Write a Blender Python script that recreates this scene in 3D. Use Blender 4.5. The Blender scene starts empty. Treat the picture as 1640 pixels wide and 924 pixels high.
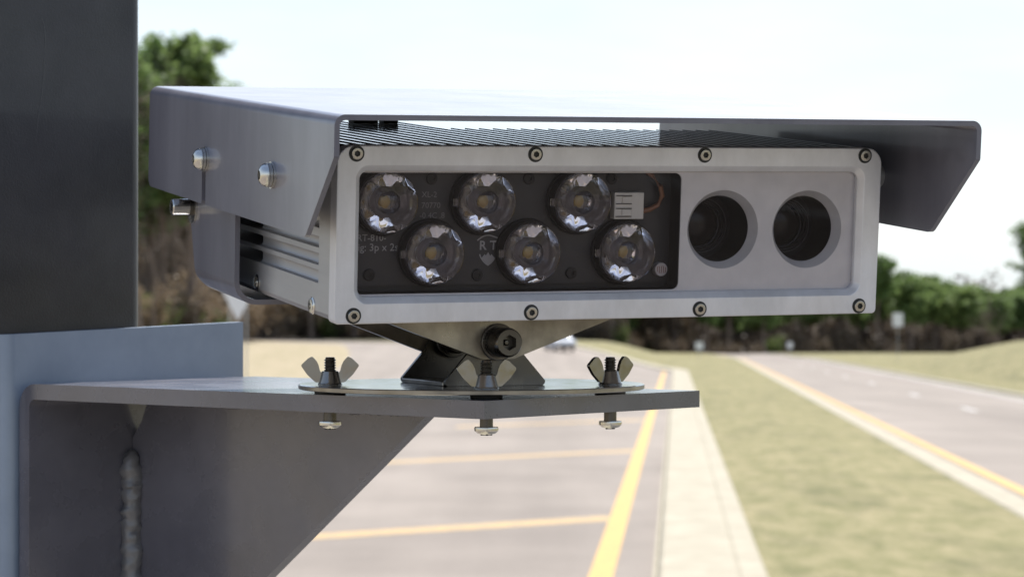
import bpy, bmesh, math, random
from math import radians, sin, cos, pi, sqrt
from mathutils import Matrix, Vector, noise
from mathutils.geometry import tessellate_polygon
random.seed(7)
scene = bpy.context.scene
EYE = 2.5                                   # camera height above the median

# ------------------------------------------------------------------ camera, sky, sun, exposure
cam = bpy.data.cameras.new('camera')
cam.sensor_width = 36.0
cam.lens = 4200.0/1640.0*36.0
cam.clip_start = 0.05; cam.clip_end = 6000
cam.dof.use_dof = True; cam.dof.focus_distance = 1.50; cam.dof.aperture_fstop = 21
camera = bpy.data.objects.new('camera', cam); scene.collection.objects.link(camera)
camera.location = (0, 0, EYE); camera.rotation_euler = (radians(90), 0, 0)
scene.camera = camera

SUN_EL = radians(57); SUN_DIR = Vector((0.34, 0.94, 0)).normalized()     # towards the sun (behind the unit, a little right)
world = bpy.data.worlds.new('World'); scene.world = world; world.use_nodes = True
wn = world.node_tree.nodes; wl = world.node_tree.links
sky = wn.new('ShaderNodeTexSky'); sky.sky_type = 'NISHITA'; sky.sun_disc = False
sky.sun_elevation = SUN_EL; sky.sun_rotation = math.atan2(SUN_DIR.x, SUN_DIR.y)
sky.air_density = 1.0; sky.dust_density = 0.3; sky.ozone_density = 2.5; sky.altitude = 100
wn['Background'].inputs['Strength'].default_value = 0.10
# thin high cloud veil, denser towards the horizon all the way round
wtc = wn.new('ShaderNodeTexCoord'); wsep = wn.new('ShaderNodeSeparateXYZ'); wl.new(wtc.outputs['Generated'], wsep.inputs[0])
wel = wn.new('ShaderNodeMapRange'); wel.inputs[1].default_value = 0.0; wel.inputs[2].default_value = 0.55; wel.inputs[3].default_value = 0.88; wel.inputs[4].default_value = 0.16
wl.new(wsep.outputs[2], wel.inputs[0])
wmp = wn.new('ShaderNodeMapping'); wmp.inputs['Scale'].default_value = (1, 1, 4.5); wl.new(wtc.outputs['Generated'], wmp.inputs[0])
wno = wn.new('ShaderNodeTexNoise'); wno.inputs['Scale'].default_value = 5.0; wno.inputs['Detail'].default_value = 7; wno.inputs['Roughness'].default_value = 0.55; wl.new(wmp.outputs[0], wno.inputs[0])
wcr = wn.new('ShaderNodeValToRGB'); wcr.color_ramp.elements[0].position = 0.38; wcr.color_ramp.elements[1].position = 0.66
wcr.color_ramp.elements[0].color = (4.25, 4.72, 5.05, 1); wcr.color_ramp.elements[1].color = (4.95, 5.1, 5.2, 1); wl.new(wno.outputs[0], wcr.inputs[0])
wmx = wn.new('ShaderNodeMix'); wmx.data_type = 'RGBA'; wl.new(wel.outputs[0], wmx.inputs[0]); wl.new(sky.outputs[0], wmx.inputs[6]); wl.new(wcr.outputs[0], wmx.inputs[7])
wl.new(wmx.outputs[2], wn['Background'].inputs['Color'])
sun = bpy.data.lights.new('sun', 'SUN'); sun.energy = 4.9; sun.angle = radians(0.55); sun.color = (1.0, 0.95, 0.87)
sun_o = bpy.data.objects.new('sun', sun); scene.collection.objects.link(sun_o)
sd = SUN_DIR*cos(SUN_EL) + Vector((0, 0, sin(SUN_EL)))
sun_o.rotation_euler = sd.to_track_quat('Z', 'Y').to_euler()
vs = scene.view_settings
vs.view_transform = 'Standard'; vs.look = 'None'; vs.gamma = 1; vs.exposure = 1.0; vs.use_curve_mapping = False
cy = scene.cycles
cy.max_bounces = 14; cy.transmission_bounces = 12; cy.transparent_max_bounces = 24; cy.glossy_bounces = 6
cy.use_denoising = True; cy.sample_clamp_indirect = 6.0

# ------------------------------------------------------------------ helpers
C = scene.collection
MM = 0.001
def link(o, parent=None):
    C.objects.link(o)
    if parent is not None: o.parent = parent
    return o
def empty(name, label, cat, group=None, loc=(0, 0, 0), rz=0):
    o = bpy.data.objects.new(name, None); o.empty_display_size = 0.05
    link(o); o.location = loc; o.rotation_euler = (0, 0, rz)
    o['label'] = label; o['category'] = cat
    if group: o['group'] = group
    return o
def finish(bm, angle=32, weld=True):
    if weld: bmesh.ops.remove_doubles(bm, verts=bm.verts, dist=1e-6)
    bmesh.ops.recalc_face_normals(bm, faces=bm.faces)
    a = radians(angle)
    for f in bm.faces: f.smooth = len(f.verts) <= 6
    for e in bm.edges:
        if len(e.link_faces) == 2 and e.calc_face_angle(0) > a: e.smooth = False
def mesh_of(name, bm, mat=None, angle=32, weld=True):
    finish(bm, angle, weld)
    me = bpy.data.meshes.new(name); bm.to_mesh(me); bm.free()
    if mat: me.materials.append(mat)
    return me
def obj(name, bm, mat, parent=None, angle=32, label=None, weld=True):
    me = mesh_of(name, bm, mat, angle, weld)
    o = bpy.data.objects.new(name, me); link(o, parent)
    if label: o['label'] = label
    if weld:
        w = o.modifiers.new('weighted_normals', 'WEIGHTED_NORMAL'); w.keep_sharp = True; w.weight = 80
    return o
def obj_me(name, me, parent=None):
    o = bpy.data.objects.new(name, me); return link(o, parent)
def structure(o, label=None):
    o['kind'] = 'structure'
    if label: o['label'] = label
    return o
def copy_tree(o, parent=None):
    c = o.copy(); C.objects.link(c)
    if parent is not None: c.parent = parent
    for ch in list(o.children): copy_tree(ch, c)
    return c
def box(bm, x0, x1, y0, y1, z0, z1, bev=0.0, seg=1, mat=None):
    vs_ = [bm.verts.new(p) for p in ((x0,y0,z0),(x1,y0,z0),(x1,y1,z0),(x0,y1,z0),(x0,y0,z1),(x1,y0,z1),(x1,y1,z1),(x0,y1,z1))]
    fs = [bm.faces.new([vs_[i] for i in q]) for q in ((3,2,1,0),(4,5,6,7),(0,1,5,4),(1,2,6,5),(2,3,7,6),(3,0,4,7))]
    if bev > 0:
        es = list({e for f in fs for e in f.edges})
        bmesh.ops.bevel(bm, geom=es, offset=bev, segments=seg, profile=0.5, affect='EDGES')
    return vs_
def rrect(x0, x1, z0, z1, r, n=6):
    """rounded rectangle loop (x,z); r = (tl, tr, br, bl)"""
    if not isinstance(r, (tuple, list)): r = (r,)*4
    tl, tr, br, bl = r; pts = []
    for (cx, cz, rr, a0) in ((x1-tr, z1-tr, tr, 90), (x1-br, z0+br, br, 0), (x0+bl, z0+bl, bl, -90), (x0+tl, z1-tl, tl, -180)):
        for i in range(n+1):
            a = radians(a0 - 90*i/n); pts.append((cx+rr*cos(a), cz+rr*sin(a)))
    return pts
def loft(bm, loops, closed=True, cap0=False, cap1=False):
    rings = [[bm.verts.new(p) for p in L] for L in loops]
    n = len(rings[0])
    for a, b in zip(rings, rings[1:]):
        for i in range(n if closed else n-1):
            j = (i+1) % n
            try: bm.faces.new((a[i], a[j], b[j], b[i]))
            except ValueError: pass
    if cap0: bm.faces.new(rings[0])
    if cap1: bm.faces.new(rings[-1])
    return rings
def lathe(bm, prof, n=32, m=Matrix(), phase=0):
    """prof: (radius, height) along +z"""
    rings = []
    for r, h in prof:
        if r < 1e-9: rings.append([bm.verts.new(m @ Vector((0, 0, h)))])
        else: rings.append([bm.verts.new(m @ Vector((r*cos(2*pi*i/n+phase), r*sin(2*pi*i/n+phase), h))) for i in range(n)])
    for a, b in zip(rings, rings[1:]):
        for i in range(n):
            j = (i+1) % n
            if len(a) == 1 and len(b) == 1: continue
            if len(a) == 1: bm.faces.new((a[0], b[i], b[j]))
            elif len(b) == 1: bm.faces.new((a[i], a[j], b[0]))
            else: bm.faces.new((a[i], a[j], b[j], b[i]))
    return rings
def extrude_poly(bm, pts, to3, d0, d1, bev=0.0, seg=2, holes=()):
    """polygon (u,v) extruded between depths d0 and d1; to3(u,v,d)->point"""
    loops = [pts] + list(holes)
    allr = []
    for d in (d0, d1):
        es = []; rr = []
        for L in loops:
            vv = [bm.verts.new(to3(u, v, d)) for u, v in L]
            es += [bm.edges.new((vv[i], vv[(i+1) % len(vv)])) for i in range(len(vv))]
            rr.append(vv)
        bm.faces.new(rr[0])
        allr.append(rr)
    for a, b in zip(allr[0], allr[1]):
        n = len(a)
        for i in range(n):
            j = (i+1) % n; bm.faces.new((a[i], a[j], b[j], b[i]))
    if bev > 0:
        bm.edges.ensure_lookup_table()
        es = [e for rr in allr for L in rr for v in L for e in v.link_edges
              if e.other_vert(v) in L and len(e.link_faces) == 2 and e.calc_face_angle(0) > 1.2]
        bmesh.ops.bevel(bm, geom=list(set(es)), offset=bev, segments=seg, profile=0.5, affect='EDGES')
def round_poly(pts, rad, n=5):
    """round the corners of polygon pts; rad a number or a list per corner"""
    out = []; N = len(pts)
    for i in range(N):
        r = rad[i] if isinstance(rad, (list, tuple)) else rad
        p = Vector(pts[i]); a = Vector(pts[i-1])-p; b = Vector(pts[(i+1) % N])-p
        if r <= 0: out.append(tuple(p)); continue
        a.normalize(); b.normalize()
        ang = a.angle(b); d = r/math.tan(ang/2)
        s = p+a*d; e = p+b*d
        c = p+(a+b).normalized()*(r/sin(ang/2))
        a0 = math.atan2(s.y-c.y, s.x-c.x); a1 = math.atan2(e.y-c.y, e.x-c.x)
        da = (a1-a0+pi) % (2*pi)-pi
        for k in range(n+1):
            t = a0+da*k/n; out.append((c.x+r*cos(t), c.y+r*sin(t)))
    return out
def circle(cx, cz, r, n=40):
    return [(cx+r*cos(2*pi*i/n), cz+r*sin(2*pi*i/n)) for i in range(n)]

# ------------------------------------------------------------------ materials
def mat(name, col, rough=0.5, metal=0.0, spec=0.5, coat=0.0, coat_rough=0.1):
    m = bpy.data.materials.new(name); m.use_nodes = True
    b = m.node_tree.nodes['Principled BSDF']
    b.inputs['Base Color'].default_value = (*col, 1); b.inputs['Roughness'].default_value = rough
    b.inputs['Metallic'].default_value = metal; b.inputs['Specular IOR Level'].default_value = spec
    b.inputs['Coat Weight'].default_value = coat; b.inputs['Coat Roughness'].default_value = coat_rough
    return m
def tex(m, scale, c0, c1, detail=6, rough=0.6, p0=0.35, p1=0.65, coord='Object', stretch=(1, 1, 1), kind='noise'):
    """colour variation between c0 and c1 into the base colour; returns the factor socket"""
    nt = m.node_tree; n = nt.nodes; l = nt.links
    tc = n.new('ShaderNodeTexCoord'); mp = n.new('ShaderNodeMapping'); mp.inputs['Scale'].default_value = stretch
    l.new(tc.outputs[coord], mp.inputs[0])
    t = n.new('ShaderNodeTexNoise'); t.inputs['Scale'].default_value = scale
    t.inputs['Detail'].default_value = detail; t.inputs['Roughness'].default_value = rough
    l.new(mp.outputs[0], t.inputs[0])
    r = n.new('ShaderNodeValToRGB'); r.color_ramp.elements[0].position = p0; r.color_ramp.elements[1].position = p1
    r.color_ramp.elements[0].color = (*c0, 1); r.color_ramp.elements[1].color = (*c1, 1)
    l.new(t.outputs[0], r.inputs[0]); l.new(r.outputs[0], n['Principled BSDF'].inputs['Base Color'])
    return t.outputs[0], mp
def bump(m, scale, strength, dist, detail=4, coord='Object', stretch=(1, 1, 1)):
    nt = m.node_tree; n = nt.nodes; l = nt.links
    tc = n.new('ShaderNodeTexCoord'); mp = n.new('ShaderNodeMapping'); mp.inputs['Scale'].default_value = stretch
    l.new(tc.outputs[coord], mp.inputs[0])
    t = n.new('ShaderNodeTexNoise'); t.inputs['Scale'].default_value = scale; t.inputs['Detail'].default_value = detail
    l.new(mp.outputs[0], t.inputs[0])
    b = n.new('ShaderNodeBump'); b.inputs['Strength'].default_value = strength; b.inputs['Distance'].default_value = dist
    l.new(t.outputs[0], b.inputs['Height']); l.new(b.outputs[0], n['Principled BSDF'].inputs['Normal'])
def rough_var(m, scale, lo, hi, stretch=(1, 1, 1)):
    nt = m.node_tree; n = nt.nodes; l = nt.links
    tc = n.new('ShaderNodeTexCoord'); mp = n.new('ShaderNodeMapping'); mp.inputs['Scale'].default_value = stretch
    l.new(tc.outputs['Object'], mp.inputs[0])
    t = n.new('ShaderNodeTexNoise'); t.inputs['Scale'].default_value = scale; t.inputs['Detail'].default_value = 5
    l.new(mp.outputs[0], t.inputs[0])
    r = n.new('ShaderNodeMapRange'); r.inputs[1].default_value = 0.3; r.inputs[2].default_value = 0.7
    r.inputs[3].default_value = lo; r.inputs[4].default_value = hi
    l.new(t.outputs[0], r.inputs[0]); l.new(r.outputs[0], n['Principled BSDF'].inputs['Roughness'])

M_anod = mat('anodised_aluminium', (0.62, 0.61, 0.60), 0.45, 0.4)
tex(M_anod, 40, (0.56, 0.555, 0.58), (0.67, 0.665, 0.70), 9, .7, stretch=(1, 1, .5)); bump(M_anod, 2600, 0.10, 0.0002); rough_var(M_anod, 35, 0.38, 0.50)
M_side = mat('extruded_aluminium', (0.42, 0.42, 0.43), 0.40, 0.7)
tex(M_side, 50, (0.38, 0.38, 0.40), (0.45, 0.45, 0.46), stretch=(1, .1, 1)); bump(M_side, 2200, 0.08, 0.0002); rough_var(M_side, 40, 0.36, 0.5, (1, .15, 1))
M_fin = mat('fin_aluminium', (0.85, 0.86, 0.9), 0.08, 1.0)
M_findark = mat('fin_side_black', (0.012, 0.012, 0.014), 0.6, 0, .3)  # black anodised fin sides; the gap shade is put into the colour too
M_visor = mat('grey_visor_paint', (0.20, 0.20, 0.225), 0.48, 0.1, 0.5, 0.55, 0.12)
tex(M_visor, 26, (0.106, 0.104, 0.132), (0.154, 0.152, 0.184), 8, stretch=(1, 1, .22)); bump(M_visor, 2400, 0.10, 0.00025); rough_var(M_visor, 14, 0.38, 0.52)
M_flange = mat('grey_channel_sky_tint', (0.2, 0.26, 0.35), 0.4, 0.1, 0.5, 0.3, 0.15); tex(M_flange, 22, (0.21, 0.26, 0.345), (0.25, 0.305, 0.395)); bump(M_flange, 900, 0.15, 0.0004, 5)  # blue of the reflected sky is put into the channel's base colour
M_brk = mat('grey_bracket_paint', (0.13, 0.125, 0.14), 0.27, 0.15, 0.5, 0.5, 0.10)
tex(M_brk, 14, (0.098, 0.097, 0.120), (0.135, 0.132, 0.160)); bump(M_brk, 900, 0.22, 0.0004, 5); rough_var(M_brk, 30, 0.2, 0.36)
M_post = mat('dark_post_steel', (0.02, 0.02, 0.022), 0.45, 0.0, 0.35, 0.2, 0.1)
f_, _ = tex(M_post, 12, (0.020, 0.0185, 0.020), (0.036, 0.033, 0.036)); bump(M_post, 700, 0.5, 0.0006, 6); rough_var(M_post, 25, 0.36, 0.55)
M_steel = mat('stainless_steel', (0.60, 0.585, 0.55), 0.22, 1.0); rough_var(M_steel, 120, 0.16, 0.30)
M_disc = mat('polished_steel', (0.52, 0.52, 0.52), 0.10, 1.0); rough_var(M_disc, 60, 0.07, 0.17)
M_dark = mat('dark_and_shaded_steel', (0.10, 0.092, 0.084), 0.30, 1.0); rough_var(M_dark, 90, 0.22, 0.42)
M_screw = mat('screw_steel', (0.38, 0.365, 0.34), 0.28, 1.0)
M_nut = mat('wing_nut_steel', (0.27, 0.255, 0.235), 0.18, 1.0); rough_var(M_nut, 150, 0.10, 0.26)
M_ear = mat('raw_steel_plate', (0.27, 0.245, 0.215), 0.33, 1.0)
tex(M_ear, 40, (0.19, 0.17, 0.145), (0.32, 0.29, 0.25)); rough_var(M_ear, 60, 0.26, 0.44)
M_black = mat('black_plastic_and_shade', (0.012, 0.012, 0.013), 0.5)  # also used for pieces that paint the shade inside recesses
M_board = mat('black_circuit_board', (0.018, 0.017, 0.018), 0.42); rough_var(M_board, 200, 0.36, 0.5)
M_holder = mat('lens_holder_black', (0.005, 0.005, 0.0055), 0.4, 0, 0.3)
M_cup = mat('lens_cup_grey', (0.06, 0.055, 0.06), 0.35, 0.3)
M_plate = mat('inner_plate_aluminium', (0.68, 0.66, 0.63), 0.5, 0.25); tex(M_plate, 60, (0.64, 0.625, 0.60), (0.72, 0.70, 0.67)); bump(M_plate, 2600, 0.10, 0.0002)
M_print = mat('board_print', (0.30, 0.29, 0.28), 0.7)
M_led = mat('phosphor_yellow', (0.42, 0.27, 0.03), 0.5)
M_ledbase = mat('led_base_white', (0.30, 0.27, 0.20), 0.45)
M_conn = mat('connector_white', (0.62, 0.59, 0.52), 0.5)
M_wire = mat('brown_wire', (0.20, 0.09, 0.045), 0.45)
M_ldr = mat('sensor_face', (0.42, 0.38, 0.36), 0.4)
M_ldrline = mat('sensor_track', (0.20, 0.09, 0.07), 0.5)
M_rubber = mat('rubber_black', (0.015, 0.015, 0.016), 0.7)
M_weld = mat('weld_bead_paint', (0.15, 0.148, 0.158), 0.42, 0.2, 0.5, 0.3, 0.2)
bump(M_weld, 220, 0.5, 0.001, 5)

def glass_pane():
    m = bpy.data.materials.new('window_glass'); m.use_nodes = True; nt = m.node_tree; n = nt.nodes; l = nt.links
    n.remove(n['Principled BSDF'])
    tr = n.new('ShaderNodeBsdfTransparent'); tr.inputs[0].default_value = (0.93, 0.92, 0.94, 1)
    gl = n.new('ShaderNodeBsdfGlossy'); gl.inputs['Roughness'].default_value = 0.02
    fr = n.new('ShaderNodeFresnel'); fr.inputs[0].default_value = 1.22
    mx = n.new('ShaderNodeMixShader'); l.new(fr.outputs[0], mx.inputs[0]); l.new(tr.outputs[0], mx.inputs[1]); l.new(gl.outputs[0], mx.inputs[2])
    l.new(mx.outputs[0], n['Material Output'].inputs[0]); return m
M_glass = glass_pane()
def solid_glass(name, col=(1, 1, 1), ior=1.49, rough=0.0):
    m = mat(name, col, rough); b = m.node_tree.nodes['Principled BSDF']
    b.inputs['Transmission Weight'].default_value = 1.0; b.inputs['IOR'].default_value = ior; return m
M_lens = solid_glass('clear_lens_acrylic', (0.96, 0.95, 0.97), 1.49, 0.015)
M_optic = mat('camera_optic_glass', (0.014, 0.011, 0.009), 0.22, 0, 0.25)

# ground materials
M_road = mat('pale_worn_asphalt', (0.2, 0.19, 0.18), 0.85, 0, 0.3)
def road_nodes(m):
    nt = m.node_tree; n = nt.nodes; l = nt.links
    tc = n.new('ShaderNodeTexCoord')
    mp = n.new('ShaderNodeMapping'); mp.inputs['Rotation'].default_value = (0, 0, 0.068); mp.inputs['Scale'].default_value = (0.55, 0.03, 1); l.new(tc.outputs['Object'], mp.inputs[0])
    a = n.new('ShaderNodeTexNoise'); a.inputs['Scale'].default_value = 1.0; a.inputs['Detail'].default_value = 4; l.new(mp.outputs[0], a.inputs[0])
    b = n.new('ShaderNodeTexNoise'); b.inputs['Scale'].default_value = 0.35; b.inputs['Detail'].default_value = 8; l.new(tc.outputs['Object'], b.inputs[0])
    c = n.new('ShaderNodeTexNoise'); c.inputs['Scale'].default_value = 18; c.inputs['Detail'].default_value = 6; l.new(tc.outputs['Object'], c.inputs[0])
    s1 = n.new('ShaderNodeMath'); s1.operation = 'ADD'; l.new(a.outputs[0], s1.inputs[0]); l.new(b.outputs[0], s1.inputs[1])
    s2 = n.new('ShaderNodeMath'); s2.operation = 'MULTIPLY_ADD'; l.new(c.outputs[0], s2.inputs[0]); s2.inputs[1].default_value = 0.5; l.new(s1.outputs[0], s2.inputs[2])
    r = n.new('ShaderNodeValToRGB'); r.color_ramp.elements[0].position = 0.47; r.color_ramp.elements[1].position = 0.78
    mr = n.new('ShaderNodeMath'); mr.operation = 'MULTIPLY'; mr.inputs[1].default_value = 0.5; l.new(s2.outputs[0], mr.inputs[0])
    r.color_ramp.elements[0].color = (0.148, 0.126, 0.109, 1); r.color_ramp.elements[1].color = (0.228, 0.197, 0.172, 1)
    l.new(mr.outputs[0], r.inputs[0]); l.new(r.outputs[0], n['Principled BSDF'].inputs['Base Color'])
road_nodes(M_road); bump(M_road, 60, 0.4, 0.01)
M_kerb = mat('kerb_concrete', (0.4, 0.37, 0.31), 0.85, 0, 0.3)
tex(M_kerb, 2.2, (0.25, 0.225, 0.17), (0.33, 0.30, 0.235), 8, 0.65); bump(M_kerb, 40, 0.4, 0.01)
M_pave = mat('low_bounce_paving', (0.25, 0.24, 0.23), 0.85, 0, 0.3); tex(M_pave, 1.2, (0.07, 0.068, 0.065), (0.11, 0.105, 0.10), 8, 0.65); bump(M_pave, 30, 0.4, 0.01)  # tone kept low to cut ground bounce onto the unit
M_grass = mat('dry_spring_grass', (0.15, 0.15, 0.07), 0.95, 0, 0.2)
def grass_nodes(m, a, b, c):
    nt = m.node_tree; n = nt.nodes; l = nt.links
    tc = n.new('ShaderNodeTexCoord')
    def nz(s, d, st=(1, 1, 1)):
        mp = n.new('ShaderNodeMapping'); mp.inputs['Scale'].default_value = st; l.new(tc.outputs['Object'], mp.inputs[0])
        t = n.new('ShaderNodeTexNoise'); t.inputs['Scale'].default_value = s; t.inputs['Detail'].default_value = d; t.inputs['Roughness'].default_value = .65; l.new(mp.outputs[0], t.inputs[0]); return t.outputs[0]
    r1 = n.new('ShaderNodeValToRGB'); r1.color_ramp.elements[0].position = .38; r1.color_ramp.elements[1].position = .62
    r1.color_ramp.elements[0].color = (*a, 1); r1.color_ramp.elements[1].color = (*b, 1); l.new(nz(3.2, 14, (1, .3, 1)), r1.inputs[0])
    r2 = n.new('ShaderNodeValToRGB'); r2.color_ramp.elements[0].position = .50; r2.color_ramp.elements[1].position = .72
    r2.color_ramp.elements[0].color = (0, 0, 0, 1); r2.color_ramp.elements[1].color = (.8, .8, .8, 1); l.new(nz(0.8, 12, (1, .25, 1)), r2.inputs[0])
    mx = n.new('ShaderNodeMix'); mx.data_type = 'RGBA'; l.new(r2.outputs[0], mx.inputs[0]); l.new(r1.outputs[0], mx.inputs[6]); mx.inputs[7].default_value = (*c, 1)
    l.new(mx.outputs[2], n['Principled BSDF'].inputs['Base Color'])
grass_nodes(M_grass, (0.235, 0.205, 0.115), (0.145, 0.14, 0.063), (0.07, 0.075, 0.032)); bump(M_grass, 9, 0.8, 0.08, 8)
M_verge = mat('dry_verge_grass', (0.3, 0.25, 0.14), 0.95, 0, 0.2)
grass_nodes(M_verge, (0.29, 0.245, 0.165), (0.25, 0.21, 0.14), (0.19, 0.17, 0.095)); bump(M_verge, 6, 0.8, 0.08, 8)
M_yellow = mat('yellow_road_paint', (0.55, 0.33, 0.06), 0.7); tex(M_yellow, 6, (0.34, 0.20, 0.045), (0.46, 0.265, 0.05), 8)
M_hatch = mat('faded_yellow_paint', (0.42, 0.28, 0.11), 0.75); tex(M_hatch, 5, (0.27, 0.195, 0.10), (0.40, 0.255, 0.09), 8)
M_white = mat('white_road_paint', (0.45, 0.45, 0.44), 0.7); tex(M_white, 5, (0.30, 0.29, 0.28), (0.50, 0.50, 0.49), 8)

# ------------------------------------------------------------------ terrain
def sst(a, b, x):
    t = min(1.0, max(0.0, (x-a)/(b-a))); return t*t*(3-2*t)
def yel_left(Y):
    if Y <= 190: return 2.06+(Y-45.6)*0.0622
    return 11.04-8.0*((Y-190)/70.0)**2.2
def yel_right(Y):
    x = 5.28+0.0707*Y
    if Y > 300: x -= 7.0*((Y-300)/70.0)**2
    return x
def kerb_l(Y): return yel_left(Y)+0.56-0.95*(1-sst(10, 25, Y))
def med_l(Y): return kerb_l(Y)+1.15
def kerb_r(Y): return yel_right(Y)-0.24-0.72
def road_l(Y):
    x = -11.0
    if Y > 165: x -= 23.0*((Y-165)/135.0)**2
    return x
def ground(X, Y):
    if Y > 0: z = -0.0186*min(Y, 330)-0.028*max(0, min(Y, 460)-330)*sst(330, 400, Y)
    else: z = -0.004*Y*0
    rise = 1.9*sst(0, 90, Y-168-2.9*max(X, -60))*(1-sst(9, 20, X))
    if X < -12: rise *= 1.0+0.15*sst(12, 40, -X)
    rise *= 1-sst(345, 440, Y)
    z += rise
    d = X-(yel_right(min(Y, 300))+8.6)
    if d > 0 and Y < 330:
        fade = 1-sst(150, 290, Y)
        z += 0.32*min(max(d-0.8, 0), 8.0)*fade*(0.35+0.65*sst(0, 3, d))
    return z
YS = []
y = -160.0
while y < 1500:
    YS.append(y)
    y += 20 if y < -30 else (3.0 if y < 20 else (2.5 if y < 340 else (12 if y < 520 else 80)))
def ribbon(name, fa, fb, n, m, dz=0.0, ya=-1e9, yb=1e9, hump=None, ys=None, pw=1.0):
    bm = bmesh.new(); rows = []
    st = [ya]+[q for q in (ys or YS) if ya < q < yb]+[yb] if ya > -1e8 else [q for q in (ys or YS) if q < yb]
    for Y in st:
        a = fa(Y); b = fb(Y); row = []
        for i in range(n+1):
            t = (i/n)**pw if pw > 0 else 1-(1-i/n)**(-pw)
            X = a+(b-a)*t
            z = ground(X, Y)+dz
            if hump: z += hump(X, Y, t)
            row.append(bm.verts.new((X, Y, z)))
        rows.append(row)
    for r0, r1 in zip(rows, rows[1:]):
        for i in range(n): bm.faces.new((r0[i], r0[i+1], r1[i+1], r1[i]))
    return obj(name, bm, m, angle=60, weld=False)
def wob(X, Y, t): return (noise.noise((X*0.25, Y*0.12, 3.1))*0.04+noise.noise((X*0.9, Y*0.4, 9.0))*0.02)
structure(ribbon('left_verge_ground', lambda Y: -520.0, road_l, 44, M_verge, 0.02, hump=lambda X, Y, t: wob(X, Y, t)*min(1, (1-t)*60), pw=-2.6, yb=400), 'dry grass verge and woodland floor left of the roads')
YEND = 470.0
structure(ribbon('left_road', road_l, lambda Y: max(kerb_l(Y), road_l(Y)+0.5), 10, M_road, yb=335), 'pale worn asphalt carriageway left of the median')
def medr(Y): return kerb_r(Y)
def medl(Y): return med_l(Y) if Y < 335 else med_l(335)
structure(ribbon('paved_median', medl, medr, 6, M_pave, 0.125, yb=22.5), 'unseen grey paving round the post, added to dull the bounce light')  # unseen paving added to cut green and bright bounce light
structure(ribbon('median_grass', medl, medr, 26, M_grass, 0.11, hump=lambda X, Y, t: (wob(X, Y, t)+0.10*sin(pi*t)*sst(20, 50, Y))*min(1, t*14, (1-t)*14), ya=22.5, yb=400), 'green and straw coloured grass median between the two roads')
structure(ribbon('right_road', lambda Y: yel_right(Y)-0.24, lambda Y: yel_right(Y)+8.0, 8, M_road, yb=520), 'pale worn asphalt carriageway right of the median')
structure(ribbon('right_bank', lambda Y: yel_right(Y)+8.55, lambda Y: 560.0, 44, M_grass, 0.11, hump=lambda X, Y, t: wob(X, Y, t)*min(1, t*200), pw=2.6, yb=400), 'grass bank rising beyond the right road')
M_floor = mat('forest_floor', (0.05, 0.04, 0.03), 0.95, 0, 0.2); tex(M_floor, .6, (0.035, 0.028, 0.022), (0.085, 0.062, 0.042), 8); bump(M_floor, 3, .8, .1)
structure(ribbon('forest_floor', lambda Y: -520.0, lambda Y: 560.0, 90, M_floor, 0.16, ya=399, yb=1400), 'dark leaf litter under the far pines')
structure(ribbon('forest_floor', lambda Y: -300.0, lambda Y: min(road_l(Y)-4, -22-.02*(Y-200)), 40, M_floor, 0.24, ya=226, yb=398.9, pw=-2), 'dark leaf litter under the pines behind the post')
structure(ribbon('forest_floor', lambda Y: min(road_l(Y)-4, -22-.02*(Y-200))+.05, lambda Y: 10.0+.1*(Y-338), 12, M_floor, 0.24, ya=338, yb=398.9), 'dark leaf litter under the pines across the left road')
def kerb_strip(name, fa, prof, ya, yb, label):
    """kerb cross-section swept along the road: prof = (offset, height)"""
    bm = bmesh.new(); rows = []
    st = [q for q in YS if ya <= q <= yb]
    for Y in st:
        a = fa(Y); row = []
        for off, h in prof:
            row.append(bm.verts.new((a+off, Y, ground(a+off, Y)+h)))
        rows.append(row)
    for r0, r1 in zip(rows, rows[1:]):
        for i in range(len(prof)-1): bm.faces.new((r0[i], r0[i+1], r1[i+1], r1[i]))
    return structure(obj(name, bm, M_kerb, angle=25, weld=False), label)
kerb_strip('median_kerb', kerb_l, ((-0.02, 0.0), (0, 0.006), (0.02, 0.004), (0.05, 0.10), (0.09, 0.125), (0.84, 0.14), (0.86, 0.125), (0.89, 0.14), (1.10, 0.145), (1.16, 0.10), (1.17, 0.0)), -160, 332, 'broad pale concrete kerb along the left road and median')
kerb_strip('right_road_kerb', kerb_r, ((-0.01, 0.0), (0, 0.10), (0.03, 0.13), (0.34, 0.13), (0.37, 0.10), (0.40, -0.01), (0.72, 0.006), (0.74, 0.0)), -160, 480, 'concrete kerb between the median grass and right road')
kerb_strip('verge_kerb', lambda Y: yel_right(Y)+8.0, ((-0.02, 0.0), (0, 0.006), (0.26, -0.01), (0.29, 0.10), (0.32, 0.125), (0.54, 0.13), (0.57, 0.0)), -160, 480, 'concrete kerb on the far side of right road')
structure(ribbon('yellow_edge_line', lambda Y: yel_left(Y)-0.13, lambda Y: yel_left(Y)+0.13, 1, M_yellow, 0.009, ya=-60, yb=192), 'yellow edge line of the left road')
structure(ribbon('yellow_line_right_road', lambda Y: yel_right(Y)-0.12, lambda Y: yel_right(Y)+0.12, 1, M_yellow, 0.009, ya=-60, yb=420), 'yellow edge line of the right road beside its kerb')
structure(ribbon('white_edge_line', lambda Y: yel_right(Y)+7.42, lambda Y: yel_right(Y)+7.58, 1, M_white, 0.009, ya=-60, yb=420), 'white edge line on the far side of right road')
k = 0
for Yd in (19, 43, 67, 91, 114, 142, 167, 191, 215, 239):
    structure(ribbon('lane_dash', lambda Y: yel_right(Y)+4.15-0.09, lambda Y: yel_right(Y)+4.15+0.09, 1, M_white, 0.009, ya=Yd-2.4, yb=Yd+2.4), 'white lane dash on right road'); k += 1
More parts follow.
